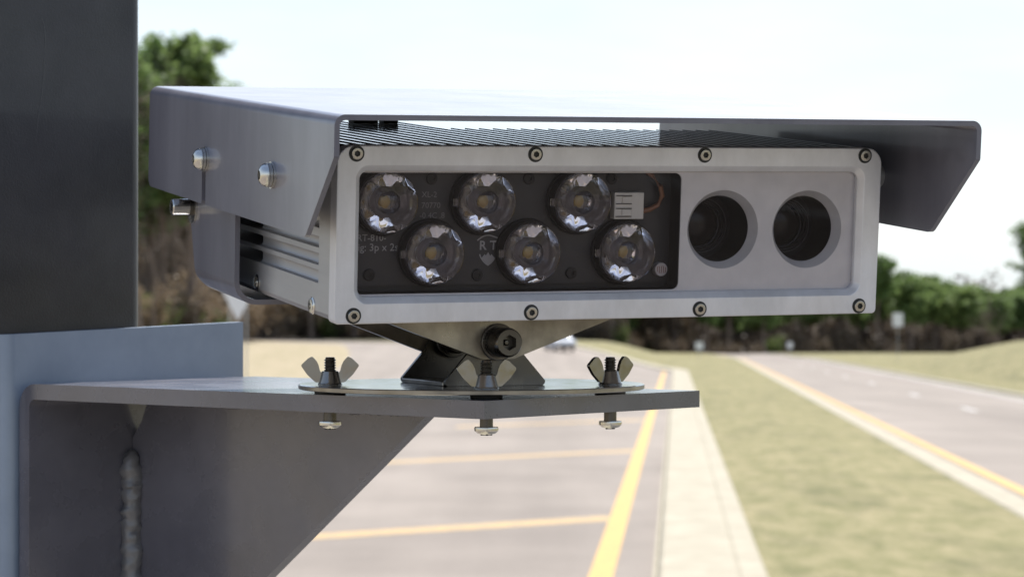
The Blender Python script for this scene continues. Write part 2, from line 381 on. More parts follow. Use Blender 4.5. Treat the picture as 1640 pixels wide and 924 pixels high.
def hatch(Yr):
    bm = bmesh.new(); rows = []
    N = 8; W_ = 0.36
    for i in range(N+1):
        t = i/N; Xr = yel_left(Yr)-0.14
        X = Xr-t*5.6; Yc = Yr-t*5.9*(Yr/62.0)**0.35
        rows.append([bm.verts.new((X, Yc+s*W_, ground(X, Yc)+0.009)) for s in (-1, 1)])
    for a, b in zip(rows, rows[1:]): bm.faces.new((a[0], a[1], b[1], b[0]))
    return structure(obj('hatch_stripe', bm, M_hatch, weld=False), 'faded yellow hatch stripe painted across the left road')
for Yr in (36.2, 57.7, 79.5, 101.5, 123.5): hatch(Yr)

# ------------------------------------------------------------------ trees
def leaf_mat(name, col, var, trans=0.35):
    m = bpy.data.materials.new(name); m.use_nodes = True; nt = m.node_tree; n = nt.nodes; l = nt.links
    b = n['Principled BSDF']; b.inputs['Roughness'].default_value = 0.6; b.inputs['Specular IOR Level'].default_value = 0.25
    oi = n.new('ShaderNodeObjectInfo'); tc = n.new('ShaderNodeTexCoord')
    t = n.new('ShaderNodeTexNoise'); t.inputs['Scale'].default_value = 0.9; t.inputs['Detail'].default_value = 3; l.new(tc.outputs['Object'], t.inputs[0])
    add = n.new('ShaderNodeMath'); add.operation = 'MULTIPLY_ADD'; add.inputs[1].default_value = 0.45; l.new(oi.outputs['Random'], add.inputs[0]); l.new(t.outputs[0], add.inputs[2])
    r = n.new('ShaderNodeValToRGB'); r.color_ramp.elements[0].position = 0.35; r.color_ramp.elements[1].position = 1.0
    r.color_ramp.elements[0].color = (*col, 1); r.color_ramp.elements[1].color = (*var, 1); l.new(add.outputs[0], r.inputs[0])
    l.new(r.outputs[0], b.inputs['Base Color'])
    tl = n.new('ShaderNodeBsdfTranslucent'); l.new(r.outputs[0], tl.inputs[0])
    mx = n.new('ShaderNodeMixShader'); mx.inputs[0].default_value = trans; l.new(b.outputs[0], mx.inputs[1]); l.new(tl.outputs[0], mx.inputs[2])
    l.new(mx.outputs[0], n['Material Output'].inputs[0]); return m
M_pine = leaf_mat('pine_needles', (0.085, 0.145, 0.045), (0.185, 0.25, 0.085), 0.5)
M_blade = leaf_mat('grass_blades', (0.24, 0.225, 0.11), (0.32, 0.28, 0.15), 0.5)
M_brown = leaf_mat('dry_brown_leaves', (0.075, 0.058, 0.042), (0.14, 0.105, 0.07), 0.3)
M_tan = leaf_mat('dry_tan_leaves', (0.14, 0.105, 0.07), (0.25, 0.19, 0.125), 0.4)
M_gshrub = leaf_mat('shrub_leaves', (0.07, 0.10, 0.03), (0.13, 0.17, 0.05), 0.4)
M_bark = mat('pine_bark', (0.10, 0.075, 0.06), 0.9, 0, 0.2); tex(M_bark, 3, (0.10, 0.078, 0.066), (0.24, 0.185, 0.15), 6, stretch=(3, 3, .4)); bump(M_bark, 8, 0.6, 0.05, stretch=(3, 3, .5))
M_twig = mat('grey_twigs', (0.16, 0.13, 0.11), 0.9, 0, 0.2)

def tube(verts, faces, pts, n=6):
    rings = []
    for i, (p, r) in enumerate(pts):
        d = (Vector(pts[min(i+1, len(pts)-1)][0])-Vector(pts[max(i-1, 0)][0])).normalized()
        a = d.orthogonal().normalized(); b = d.cross(a); k0 = len(verts)
        for j in range(n):
            q = Vector(p)+(a*cos(2*pi*j/n)+b*sin(2*pi*j/n))*r; verts.append(tuple(q))
        rings.append(k0)
    for a, b in zip(rings, rings[1:]):
        for j in range(n): faces.append((a+j, a+(j+1) % n, b+(j+1) % n, b+j))
def leaf_clump(verts, faces, c, R, cnt, size, rnd, flat=0.7):
    for _ in range(cnt):
        d = Vector((rnd.gauss(0, 1), rnd.gauss(0, 1), rnd.gauss(0, 1))).normalized()*(R*rnd.random()**0.45)
        d.z *= flat; p = Vector(c)+d
        u = Vector((rnd.gauss(0, 1), rnd.gauss(0, 1), rnd.gauss(0, .6))).normalized(); v = u.orthogonal().normalized()
        v = (Matrix.Rotation(rnd.random()*6.28, 3, u) @ v)
        s = size*(0.6+0.8*rnd.random()); k0 = len(verts)
        verts += [tuple(p-u*s), tuple(p+v*s*.55), tuple(p+u*s), tuple(p-v*s*.55)]
        faces.append((k0, k0+1, k0+2, k0+3))
def from_py(name, v, f, m, smooth=False):
    me = bpy.data.meshes.new(name); me.from_pydata(v, [], f); me.materials.append(m)
    if smooth: me.polygons.foreach_set('use_smooth', [True]*len(me.polygons))
    return me
def make_pine(seed, H, crown0, width, dens=1.0, clump=1.0, leaf=0.27):
    rnd = random.Random(seed); tv, tf, cv, cf = [], [], [], []
    bend = [(rnd.gauss(0, .12), rnd.gauss(0, .12)) for _ in range(9)]
    px = py = 0; axis = []
    for i in range(9):
        t = i/8; px += bend[i][0]*H/20; py += bend[i][1]*H/20
        axis.append(((px, py, H*t*0.97-0.6), max(0.03, 0.016*H*(1-t)**0.8+0.02)))
    tube(tv, tf, axis, 8)
    def ax(t):
        i = min(7, int(t*8)); f = t*8-i; a = Vector(axis[i][0]); b = Vector(axis[i+1][0]); return a+(b-a)*f
    nb = int(34*dens)
    for i in range(nb):                                            # living limbs with needle clumps
        t = crown0+(1-crown0)*((i+rnd.random())/nb)**0.9; t = min(t, .995)
        q_ = (t-crown0)/(1-crown0); env = (max(0.0, 1-abs(2*q_-.75)**2.4*(.30 if q_ < .375 else .38)))**.8
        L = width*(0.35+0.75*rnd.random())*max(env, .16); an = rnd.random()*2*pi
        o = ax(t); dr = Vector((cos(an), sin(an), 0.12+0.35*rnd.random()))
        e = o+dr*L; mid = o+dr*L*.55+Vector((0, 0, -.06*L))
        tube(tv, tf, [(tuple(o), 0.05), (tuple(mid), 0.035), (tuple(e), 0.012)], 4)
        k = max(2, int(L/0.75))
        for j in range(k):
            q = o+(e-o)*((j+0.8)/k)+Vector((rnd.gauss(0, .3), rnd.gauss(0, .3), rnd.gauss(0, .22)))
            leaf_clump(cv, cf, q, (0.6+0.5*rnd.random())*clump, 30, leaf, rnd)
    leaf_clump(cv, cf, ax(.97), 0.8*clump, 50, leaf, rnd, 1.1)
    for i in range(int(12)):                                       # dead lower limbs
        t = crown0*(0.3+0.7*rnd.random()); an = rnd.random()*2*pi; o = ax(t); L = 0.6+1.6*rnd.random()
        tube(tv, tf, [(tuple(o), .03), (tuple(o+Vector((cos(an), sin(an), .1))*L), .008)], 4)
    return from_py('trunk', tv, tf, M_bark, True), from_py('crown', cv, cf, M_pine)
def make_bare(seed, H):
    rnd = random.Random(seed); tv, tf = [], []
    def grow(p, d, L, r, lev):
        pts = [(tuple(p), r)]; q = Vector(p)
        for i in range(4):
            d = (d+Vector((rnd.gauss(0, .16), rnd.gauss(0, .16), rnd.gauss(.04, .10)))).normalized(); q = q+d*L/4; pts.append((tuple(q), r*(1-.17*(i+1))))
            if lev < 4 and (i > 0 or lev > 0):
                for _ in range(2 if lev < 3 else 1):
                    a = d.orthogonal().normalized(); a = Matrix.Rotation(rnd.random()*6.28, 3, d) @ a
                    grow(q, (d*.75+a*.75+Vector((0, 0, .15))).normalized(), L*(.42+.22*rnd.random()), r*(.42), lev+1)
        tube(tv, tf, pts, 5 if lev < 2 else 3)
    grow(Vector((0, 0, -.3)), Vector((0, 0, 1)), H*.62, .012*H, 0)
    return from_py('trunk', tv, tf, M_twig, True)
def make_shrub(seed, H, W_, m, n=16):
    rnd = random.Random(seed); tv, tf, cv, cf = [], [], [], []
    for i in range(n):
        an = rnd.random()*2*pi; L = H*(0.4+0.6*rnd.random()); sp = W_*rnd.random()**.6
        e = Vector((cos(an)*sp, sin(an)*sp, L)); o = Vector((cos(an)*sp*.25, sin(an)*sp*.25, -.2))
        tube(tv, tf, [(tuple(o), .035), (tuple((o+e)/2+Vector((rnd.gauss(0, .1), rnd.gauss(0, .1), 0))), .022), (tuple(e), .008)], 4)
        for j in range(4):
            leaf_clump(cv, cf, o+(e-o)*(0.25+.75*(j+1)/4), .40+.3*rnd.random(), 16, .15, rnd, 1.0)
    return from_py('stems', tv, tf, M_twig, True), from_py('foliage', cv, cf, m)
PINES = [make_pine(11, 12, .54, 3.0, 1.3, 1.1, .30), make_pine(12, 13, .60, 2.7, 1.3, 1.1, .30), make_pine(13, 11, .50, 3.3, 1.4, 1.1, .30), make_pine(14, 12.5, .62, 2.6, 1.2, 1.1, .30)]
BIGP = [make_pine(21, 29, .45, 5.6, 3.0, 1.5, .36), make_pine(22, 27, .42, 5.0, 2.8, 1.5, .36), make_pine(23, 29, .43, 5.4, 3.0, 1.5, .36)]
BARE = [make_bare(31, 10), make_bare(32, 9)]
SHB = [make_shrub(41, 3.2, 1.7, M_brown), make_shrub(42, 2.6, 1.9, M_brown), make_shrub(43, 4.2, 1.5, M_brown, 20)]
SHT = [make_shrub(61, 3.2, 1.7, M_tan), make_shrub(62, 4.0, 1.6, M_tan, 20)]
SHG = [make_shrub(51, 2.4, 1.6, M_gshrub), make_shrub(52, 3.4, 1.4, M_gshrub)]
RT = random.Random(77)
def plant(kind, parts, X, Y, s, label, cat, group, rz=None, dz=0):
    e = empty(kind, label, cat, group, (X, Y, ground(X, Y)+dz), RT.random()*6.28 if rz is None else rz)
    e.scale = (s, s, s*(0.93+.14*RT.random()))
    for me in parts: obj_me(me.name.split('.')[0], me, e)
    return e
def at(px, Y): return (px-820)/4200*Y
# near left group: tall pines behind the post
for i, (px, Y, k, s) in enumerate([(301, 250, 0, 1.05), (255, 256, 2, .98), (236, 262, 2, .96), (190, 242, 1, 1.0), (352, 290, 1, .90), (262, 292, 0, 1.0), (322, 300, 2, .96), (140, 265, 2, .95), (95, 250, 0, .95), (40, 262, 1, 1.0), (-20, 248, 2, .9), (-75, 258, 0, 1.0), (300, 330, 1, .95), (225, 320, 0, .95)]):
    lab = 'tallest green pine rising between the dark post and the camera visor' if i == 0 else 'tall green pine in the wood behind the dark post'
    plant('pine_tree', BIGP[k], at(px, Y), Y, s, lab, 'tree', None if i == 0 else 'tall pines behind the dark post')
plant('bare_tree', [BARE[0]], at(226, 205), 205, 2.35, 'leafless tree with thin branches beside the dark post', 'tree', None)
for i, (px, Y, s) in enumerate([(250, 235, 1.2), (275, 240, 1.0), (305, 238, 1.25), (335, 262, 1.0), (360, 270, 1.1), (395, 275, 1.0), (228, 228, 1.3), (290, 262, 1.5), (262, 250, 1.6), (318, 275, 1.5)]):
    plant('brown_shrub', SHT[i % 2], at(px, Y), Y, s*1.15, 'leafy brown undergrowth shrub among trunks left of the camera unit', 'shrub', 'brown shrubs behind the dark post')
for i, (px, Y, s) in enumerate([(238, 232, 1.5), (268, 236, 1.0), (300, 245, 1.3), (345, 262, 1.0), (255, 256, 2.0)]):
    plant('green_shrub', SHG[i % 2], at(px, Y), Y, s, 'green shrub among the trunks left of the camera unit', 'shrub', 'green shrubs behind the dark post')
for i in range(16):
    Y = RT.uniform(285, 335); px = 215+i*13+RT.uniform(-5, 5)
    plant('brown_shrub', SHT[i % 2], at(px, Y), Y, 2.6+1.2*RT.random(), 'tall brown thicket deep in the wood behind the dark post', 'shrub', 'tall brown thickets behind the dark post')
for i, (px, Y, s) in enumerate([(246, 226, 1.2), (282, 244, 1.0), (312, 232, 1.1), (266, 262, 1.3)]):
    plant('bare_tree', [BARE[i % 2]], at(px, Y), Y, s, 'thin leafless sapling among trunks left of the camera unit', 'tree', 'leafless saplings behind the dark post')
# wood beyond the left road, seen under the camera housing
n = 0
for row, (Y0, sp) in enumerate([(342, 46), (352, 40), (366, 36), (382, 34)]):
    px = 395+row*13
    while px < 1010:
        Y = Y0+RT.uniform(-6, 6)
        plant('pine_tree', PINES[RT.randrange(4)], at(px, Y), Y, 1.45+.3*RT.random(), 'dark pine trunk and crown in the wood across the left road', 'tree', 'pines across the left road')
        px += sp*RT.uniform(.7, 1.3)
px = 392
while px < 1000:
    Y = RT.uniform(332, 350)
    br = RT.random() < .72
    plant('brown_shrub' if br else 'green_shrub', RT.choice(SHB if br else SHG), at(px, Y), Y, .7+.5*RT.random(),
          'dry brown shrub along the wood edge across the left road' if br else 'green shrub along the wood edge across the left road', 'shrub', ('brown' if br else 'green')+' shrubs across the left road')
    px += RT.uniform(16, 34)
for i in range(34):
    Y = RT.uniform(392, 402); px = 392+i*21+RT.uniform(-8, 8)
    plant('brown_shrub', SHB[i % 3], at(px, Y), Y, 2.2+1.0*RT.random(), 'dark brown thicket deep in the wood across the left road', 'shrub', 'thickets across the left road')
for i in range(30):  # row added behind the pines to block light between trunks
    Y = RT.uniform(470, 490); px = 1000+i*24+RT.uniform(-8, 8)
    plant('brown_shrub', SHB[i % 3], at(px, Y), Y, 2.4+1.0*RT.random(), 'dark brown thicket added to block light behind the pines beyond the right road', 'shrub', 'light-blocking thickets beyond the right road')
# wood beyond the right road
for row, (Y0, sp) in enumerate([(400, 44), (414, 40), (430, 38), (448, 36)]):
    px = 1000+row*9
    while px < 1840:
        Y = Y0+RT.uniform(-6, 6)
        s = 0.82+.22*RT.random()
        if 1380 < px < 1470: s *= 1.22
        if px < 1380: s *= 1.12
        s += 0.02*row
        plant('pine_tree', PINES[RT.randrange(4)], at(px, Y), Y, s, 'green topped pine with dark trunk in the treeline beyond the right road', 'tree', 'pines beyond the right road')
        px += sp*RT.uniform(.7, 1.3)
px = 1000
while px < 1690:
    Y = RT.uniform(384, 404)
    br = RT.random() < .8
    plant('brown_shrub' if br else 'green_shrub', RT.choice(SHB if br else SHG), at(px, Y), Y, .6+.5*RT.random(),
          'dry brown shrub along the treeline beyond the right road' if br else 'green shrub along the treeline beyond the right road', 'shrub', ('brown' if br else 'green')+' shrubs beyond the right road')
    px += RT.uniform(16, 36)
plant('bare_tree', [BARE[1]], at(1598, 330), 330, 1.0, 'leafless brown tree in front of the pines, right', 'tree', None)
plant('pine_tree', BIGP[0], at(1668, 225), 225, .47, 'nearer dark green pine cut by the right edge of the picture', 'tree', None)
plant('pine_tree', BIGP[2], at(1712, 240), 240, .50, 'second near pine just past the right edge of the picture', 'tree', None)

# ------------------------------------------------------------------ road signs and the far car
M_galv = mat('galvanised_steel', (0.42, 0.43, 0.45), 0.45, 0.8)
M_signw = mat('sign_white', (0.75, 0.76, 0.78), 0.45)
def sign(name, label, px, Y, hpost, shape, w, hgt, zc, posts=(0,)):
    X = at(px, Y); t = empty(name, label, 'sign', None, (X, Y, ground(X, Y)))
    for dx in posts:
        bm = bmesh.new(); box(bm, dx-.035, dx+.035, .02, .07, -.3, hpost, .006); obj('post', bm, M_galv, t)
    bm = bmesh.new()
    if shape == 'tri': pts = round_poly([(-w/2, zc+hgt/2), (0, zc-hgt/2), (w/2, zc+hgt/2)], .05)
    else: pts = round_poly([(-w/2, zc-hgt/2), (w/2, zc-hgt/2), (w/2, zc+hgt/2), (-w/2, zc+hgt/2)], .06)
    extrude_poly(bm, pts, lambda u, v, d: (u, d, v), 0.0, 0.018); obj('panel', bm, M_signw, t)
    return t
sign('yield_sign', 'pale inverted triangular sign on two posts below the camera strap', 381, 120, 4.7, 'tri', 1.5, 1.45, 3.95, (-.38, .38))
sign('road_sign', 'small white square sign on a post in front of pines, right', 1438, 270, 4.6, 'rect', 1.05, 1.4, 4.2)
sign('road_sign', 'small white sign at the median crest below the camera unit', 1120, 275, 1.9, 'rect', 0.8, 0.8, 1.6)
sign('road_sign', 'faint low white sign beyond the start of the right road', 1265, 335, 1.7, 'rect', 0.7, 0.8, 1.4)

def make_car():
    Y = 236; X = at(896, Y)
    t = empty('car', 'distant white car on the left road beneath the camera unit', 'car', None, (X, Y, ground(X, Y)+.012), radians(14))
    Mb = mat('car_white_paint', (0.75, 0.76, 0.78), 0.25, 0, .5, .8, .05); Mg = mat('car_window', (0.02, 0.022, 0.025), 0.06, 0, .6)
    Mt = mat('tyre_rubber', (0.015, 0.015, 0.015), 0.8); Mr = mat('wheel_rim', (0.45, 0.45, 0.46), 0.3, .9); Ml = mat('car_lamp', (0.8, 0.8, 0.8), 0.1); Mk = mat('car_trim', (0.02, 0.02, 0.02), 0.6)
    # side profile (y forward towards the viewer = -y)
    prof = [(-2.25, .42), (-2.28, .75), (-2.12, .95), (-1.15, 1.08), (-.45, 1.58), (.0, 1.68), (1.35, 1.66), (2.0, 1.15), (2.22, .98), (2.25, .45), (1.8, .30), (-1.8, .30)]
    bm = bmesh.new(); loops = []
    for xx, sc in ((-.95, .86), (-.90, .96), (-.72, 1.0), (.72, 1.0), (.90, .96), (.95, .86)):
        tz = lambda z: .30+(z-.30)*(sc if z > 1.0 else 1.0)
        loops.append([(xx*(0.82 if z > 1.2 else 1.0), y_*(.97+.03*sc), tz(z)) for y_, z in prof])
    loft(bm, loops, True, True, True); obj('body', bm, Mb, t, 40)
    bm = bmesh.new(); v = [bm.verts.new(p) for p in ((-.62, -1.12, 1.12), (.62, -1.12, 1.12), (.55, -.50, 1.56), (-.55, -.50, 1.56))]; bm.faces.new(v)
    bmesh.ops.solidify(bm, geom=bm.faces[:], thickness=.02); obj('windscreen', bm, Mg, t)
    for s in (-1, 1):
        bm = bmesh.new(); pts = [(-.85, 1.10), (-.35, 1.50), (1.25, 1.50), (1.75, 1.12)]
        extrude_poly(bm, pts, lambda u, v, d: (d, u, v), s*.80, s*.93); obj('side_window', bm, Mg, t)
        bm = bmesh.new(); box(bm, s*.62-.17, s*.62+.17, -2.30, -2.16, .72, .90, .03); obj('headlight', bm, Ml, t)
        for yy in (-1.4, 1.4):
            m = Matrix.Translation((s*.80, yy, .33)) @ Matrix.Rotation(pi/2*s, 4, 'Y')
            bm = bmesh.new(); lathe(bm, [(0, -.08), (.33, -.08), (.33, .13), (.22, .15), (.22, .12), (0, .12)], 20, m); w = obj('wheel', bm, Mt, t)
            bm = bmesh.new(); lathe(bm, [(.21, .125), (.21, .14), (.06, .155), (0, .155)], 12, m); obj('rim', bm, Mr, w)
    bm = bmesh.new(); box(bm, -.7, .7, -2.31, -2.22, .38, .62, .02); obj('grille', bm, Mk, t)
    return t
make_car()

# ------------------------------------------------------------------ post and bracket (steel work)
ZP = EYE-0.0645                       # top of the bracket plate
PC = Vector((-0.016, 1.505, 0))       # nearest corner of the plate
A = Vector((-0.754, 0.657, 0)).normalized()      # along the plate towards the post
B = Vector((0.657, 0.754, 0)).normalized()       # across the plate, away from the viewer
LEN, WID, TH = 0.423, 0.205, 0.0105
def br(a, b, z): return PC+A*a+B*b+Vector((0, 0, ZP+z))

bracket = empty('mounting_bracket', 'grey painted steel angle bracket welded up under the camera, bolted to the post', 'bracket', None, br(LEN, WID/2, -.09))
inv = Matrix.Translation(-Vector(bracket.location))
def bobj(name, bm, m, parent=bracket, angle=32, label=None):
    bm.transform(inv); return obj(name, bm, m, parent, angle, label)
# L-shaped plate: horizontal shelf, bend, vertical leg
prof = [(0, 0)]
R0 = 0.016
for i in range(9):
    a = radians(90-90*i/8); prof.append((LEN-R0+R0*cos(a)*1.0, -R0+R0*sin(a)))
prof += [(LEN, -0.20), (LEN-TH, -0.20)]
ri = R0-TH
for i in range(9):
    a = radians(90*i/8); prof.append((LEN-TH-ri+ri*cos(a), -TH-ri+ri*sin(a)))
prof += [(0, -TH)]
bm = bmesh.new()
extrude_poly(bm, prof, lambda u, v, d: br(u, d, v), 0.0, WID, 0.0009, 2)
bobj('shelf_plate', bm, M_brk)
# backing channel against the post
CH0, CHT, CHZ0, CHZ1 = -0.012, 0.008, -0.24, 0.0365
bm = bmesh.new()
cp = round_poly([(LEN+.002, CH0+.221), (LEN+.002, CH0-.0), (LEN+.060, CH0), (LEN+.060, CH0+CHT), (LEN+.002+CHT, CH0+CHT), (LEN+.002+CHT, CH0+.221)], [0, .011, 0, 0, .004, 0], 6)
extrude_poly(bm, cp, lambda u, v, d: br(u, v, d+((v-.10)*.03 if d > 0 else 0)), CHZ0, CHZ1, 0.0008, 2)
bobj('backing_channel', bm, M_flange)
# gusset under the shelf
gb = .095-.004
bm = bmesh.new()
gp = [(LEN-TH-.0005, -TH-.030), (LEN-TH-.010, -TH-.018), (LEN-TH-.018, -TH-.0005), (0.132, -TH-.0005), (0.128, -TH-.004), (0.362, -.195), (LEN-TH-.0005, -.20)]
extrude_poly(bm, gp, lambda u, v, d: br(u, gb+d, v), 0.0, 0.009, 0.0006, 1)
bobj('gusset', bm, M_brk)
def weld(p0, p1, r, n=26, seed=1):
    rnd = random.Random(seed); bm = bmesh.new(); p0 = Vector(p0); p1 = Vector(p1); d = (p1-p0)
    ax_ = d.normalized(); u = ax_.orthogonal().normalized(); v = ax_.cross(u); rings = []
    for i in range(n*3+1):
        t = i/(n*3); e = min(1, t*14, (1-t)*14)**.5
        rr = r*(0.80+.16*abs(sin(t*n*pi))+.07*rnd.random())*max(e, .15)
        rings.append([tuple(p0+d*t+(u*cos(2*pi*k/10)+v*sin(2*pi*k/10))*rr) for k in range(10)])
    loft(bm, rings, True, True, True)
    for v in bm.verts: v.co += Vector((rnd.gauss(0, 1), rnd.gauss(0, 1), rnd.gauss(0, 1)))*r*.07+Vector(noise.noise_vector(v.co*170))*r*.22
    return bm
bobj('weld_bead', weld(br(LEN-TH-.003, gb-.003, -.038-TH), br(LEN-TH-.003, gb-.003, -.199), .0085, 16, 1), M_weld, angle=60)
bobj('weld_bead', weld(br(LEN-.055, gb-.001, -TH-.001), br(LEN-.125, gb-.001, -TH-.001), .0055, 10, 2), M_weld, angle=60)
bobj('weld_bead', weld(br(.215, gb-.001, -TH-.001), br(.132, gb-.001, -TH-.001), .0052, 14, 3), M_weld, angle=60)

post = None
def make_post():
    a0 = LEN+.002+CHT+.0015; s = .150; b1 = CH0+.134
    pts = round_poly([(a0, b1-s), (a0+s, b1-s), (a0+s, b1), (a0, b1)], .012, 8)
    base = br(a0+s/2, b1-s/2, 0); base.z = ground(base.x, base.y)
    t = empty('support_post', 'dark steel square post at the left edge carrying the bracket', 'post', None, base)
    iv = Matrix.Translation(-Vector(base))
    bm = bmesh.new(); extrude_poly(bm, pts, lambda u, v, d: br(u, v, d), -EYE+.05, 1.45); bm.transform(iv); obj('tube', bm, M_post, t)
    bm = bmesh.new(); prev = None
    for px_, py_, w_ in ((57, 20, .1), (62, 36, .5), (64, 58, .6), (63, 85, .5), (62, 112, .45), (60, 140, .5), (57, 165, .35), (53, 196, .3), (50, 226, .1)):
        b_ = .122-(218-px_)/1700.0; z_ = .0645+(462-py_)/4200.0*1.80
        cur = (bm.verts.new(br(a0-.00015, b_-w_*MM*.5, z_)), bm.verts.new(br(a0-.00015, b_+w_*MM*.5, z_)))
        if prev: bm.faces.new((prev[0], prev[1], cur[1], cur[0]))
        prev = cur
    bm.transform(iv); obj('scratch', bm, mat('post_scratch', (.075, .072, .07), .5), t)
    bm = bmesh.new(); extrude_poly(bm, round_poly([(a0-.004, b1-s-.004), (a0+s+.004, b1-s-.004), (a0+s+.004, b1+.004), (a0-.004, b1+.004)], .012, 6), lambda u, v, d: br(u, v, d), 1.4505, 1.466, .003); bm.transform(iv); obj('cap', bm, M_black, t)
    bm = bmesh.new(); extrude_poly(bm, round_poly([(a0-.07, b1-s-.07), (a0+s+.07, b1-s-.07), (a0+s+.07, b1+.07), (a0-.07, b1+.07)], .02, 4), lambda u, v, d: br(u, v, d), -EYE+.055+.14, -EYE+.069+.14, .002); bm.transform(iv); obj('base_plate', bm, M_post, t)
make_post()

# ------------------------------------------------------------------ traffic camera unit
YAW, PIT, ROL = 0.3838302648883308, 0.10870558239431519, -0.015111579868760544
ORG = Vector((-0.09782414307295402, 1.441300893324592, -0.019930352390339714+EYE))
W, H, G, D, T, DEP = 340.0, 98.69, 24.45, 68.96, 118.44, 321.2
ROT = Matrix.Rotation(YAW, 3, 'Z') @ Matrix.Rotation(PIT, 3, 'X') @ Matrix.Rotation(ROL, 3, 'Y')
unit = empty('traffic_camera', 'grey enforcement camera housing with six LED lenses, two camera windows and sun visor', 'camera')
unit.matrix_world = Matrix.Translation(ORG) @ ROT.to_4x4()
S = MM
def uobj(name, bm, m, parent=unit, angle=32, label=None):
    bm.transform(Matrix.Scale(S, 4)); return obj(name, bm, m, parent, angle, label)
def facing(x, y, z, axis='-Y'):
    """matrix whose +z points out of the given face"""
    r = {'-Y': Matrix.Rotation(pi/2, 4, 'X'), '-X': Matrix.Rotation(-pi/2, 4, 'Y'), '+X': Matrix.Rotation(pi/2, 4, 'Y')}[axis]
    return Matrix.Translation((x, y, z)) @ r
# body: extruded section with side grooves
def section(depth_, top, groove):
    pts = [(8.0, .8), (339.2-3, .8), (339.2, 3.8), (339.2, top-8), (337, top-2.5), (331, top), (9, top), (3, top-2.5), (.8, top-8)]
    zs = [(71.5, 78), (61.0, 68.5), (50.5, 57), (39.4, 45.8), (29.6, 36.4), (19.5, 27.0)]
    for z0, z1 in zs:
        g = groove
        pts += [(.8, z1), (.8+g*.75, z1-.5), (.8+g, z1-1.6), (.8+g, z0+2.2), (.8+g*.72, z0+.9), (.8, z0)]
    pts += [(.8, 3.8), (3.0, .8)]
    return pts
bm = bmesh.new()
def lo(depth_, top, g): return [(x, depth_, z) for x, z in section(depth_, top, g)]
loft(bm, [lo(10.2, H-9.5, 0), lo(32, H-9.5, 0), lo(36, H-9.5, 2.6), lo(150, H-9.5, 2.6), lo(150.2, H-9.5, 16), lo(222, H-9.5, 16), lo(290, H-9.5, 16)], True, False, True)
body = uobj('housing_body', bm, M_side)
bm = bmesh.new(); box(bm, 3, 337, 17.4, 288, H-9.45, H-9.1); uobj('fin_bed', bm, M_findark, body)  # black sheet stands in for the shade between the fins
bm = bmesh.new(); box(bm, 9, 331, 10.15, 17, H-9.7, H-1.1, .3); uobj('front_rail', bm, M_fin, body)
# cooling fins along the top
for k in range(35):
    x = 4.6+9.72*k
    y1 = 304 if x < 142 else 221
    bm = bmesh.new(); box(bm, x-1.7, x+1.7, 17.3, y1, H-9.6, H-1.0, .15)
    fo = uobj('cooling_fin', bm, M_findark, body); fo.data.materials.append(M_fin)
    for p_ in fo.data.polygons:
        if p_.normal.z > .95: p_.material_index = 1
for s_y, s_z in ((152.8, 7.2), (42.4, 5.6)):
    bm = bmesh.new(); m = facing(.8, s_y, s_z, '-X')
    lathe(bm, [(5.0, -.1), (5.0, .25), (4.0, .9), (3.9, 1.4), (2.0, 1.5), (2.0, .4), (0, .4)], 24, m); uobj('side_screw', bm, M_steel, body)
bm = bmesh.new(); box(bm, 100, 117, 272, 284, H-1, 103.5, .5); uobj('rubber_pad', bm, M_rubber, body)
bm = bmesh.new(); box(bm, 121, 131, 272, 284, H-1, 103.5, .5); uobj('rubber_pad', bm, M_rubber, body)
# bezel frame
def L3(pts, y): return [(x, y, z) for x, z in pts]
def bez_out(o, y): return L3(rrect(o, W-o, o, H-o, (10-o*.6, 10-o*.6, 2.6-o*.4, 2.6-o*.4), 8), y)
def bez_in(l, r, b, t, rad, y): return L3(rrect(l, r, b, t, rad, 8), y)
bm = bmesh.new()
loft(bm, [bez_in(14.4, 325.6, 14.6, 84.2, 4.5, 10), bez_out(0, 10), bez_out(0, 1.0), bez_out(.35, .35), bez_out(1.0, 0),
          bez_in(11.0, 328.8, 11.0, 87.8, 7.5, 0), bez_in(11.7, 328.1, 11.7, 87.2, 7.2, .5), bez_in(14.1, 325.9, 14.3, 84.5, 5.0, 3.6), bez_in(14.4, 325.6, 14.6, 84.2, 4.5, 4.2), bez_in(14.4, 325.6, 14.6, 84.2, 4.5, 10)])
bezel = uobj('bezel', bm, M_anod)
bmr = bmesh.new(); lathe(bmr, [(4.2, .06), (4.2, .12), (3.2, .14), (3.2, .05)], 32); 
hexr = [2.1*Vector((cos(pi/3*i), sin(pi/3*i))) for i in range(6)]
def screw_head(bm, m, R, h, hex_r, depth):
    """round socket head with a hexagonal recess, axis +z from 0 to h"""
    n = 36; out = []
    prof_ = [(R, 0), (R, h*.75), (R*.93, h*.95), (R*.86, h)]
    rings = [[bm.verts.new(m @ Vector((r*cos(2*pi*i/n), r*sin(2*pi*i/n), z))) for i in range(n)] for r, z in prof_]
    def hx(z):
        L = []
        for i in range(n):
            a = 2*pi*i/n; s = (a+pi/6) % (pi/3)-pi/6; r = hex_r*cos(pi/6)/cos(s)
            L.append(bm.verts.new(m @ Vector((r*cos(a), r*sin(a), z))))
        return L
    rings += [hx(h), hx(h-depth)]
    for a, b in zip(rings, rings[1:]):
        for i in range(n): bm.faces.new((a[i], a[(i+1) % n], b[(i+1) % n], b[i]))
    bm.faces.new(rings[-1])
SX = (11.1, 117.0, 222.8, 328.2)
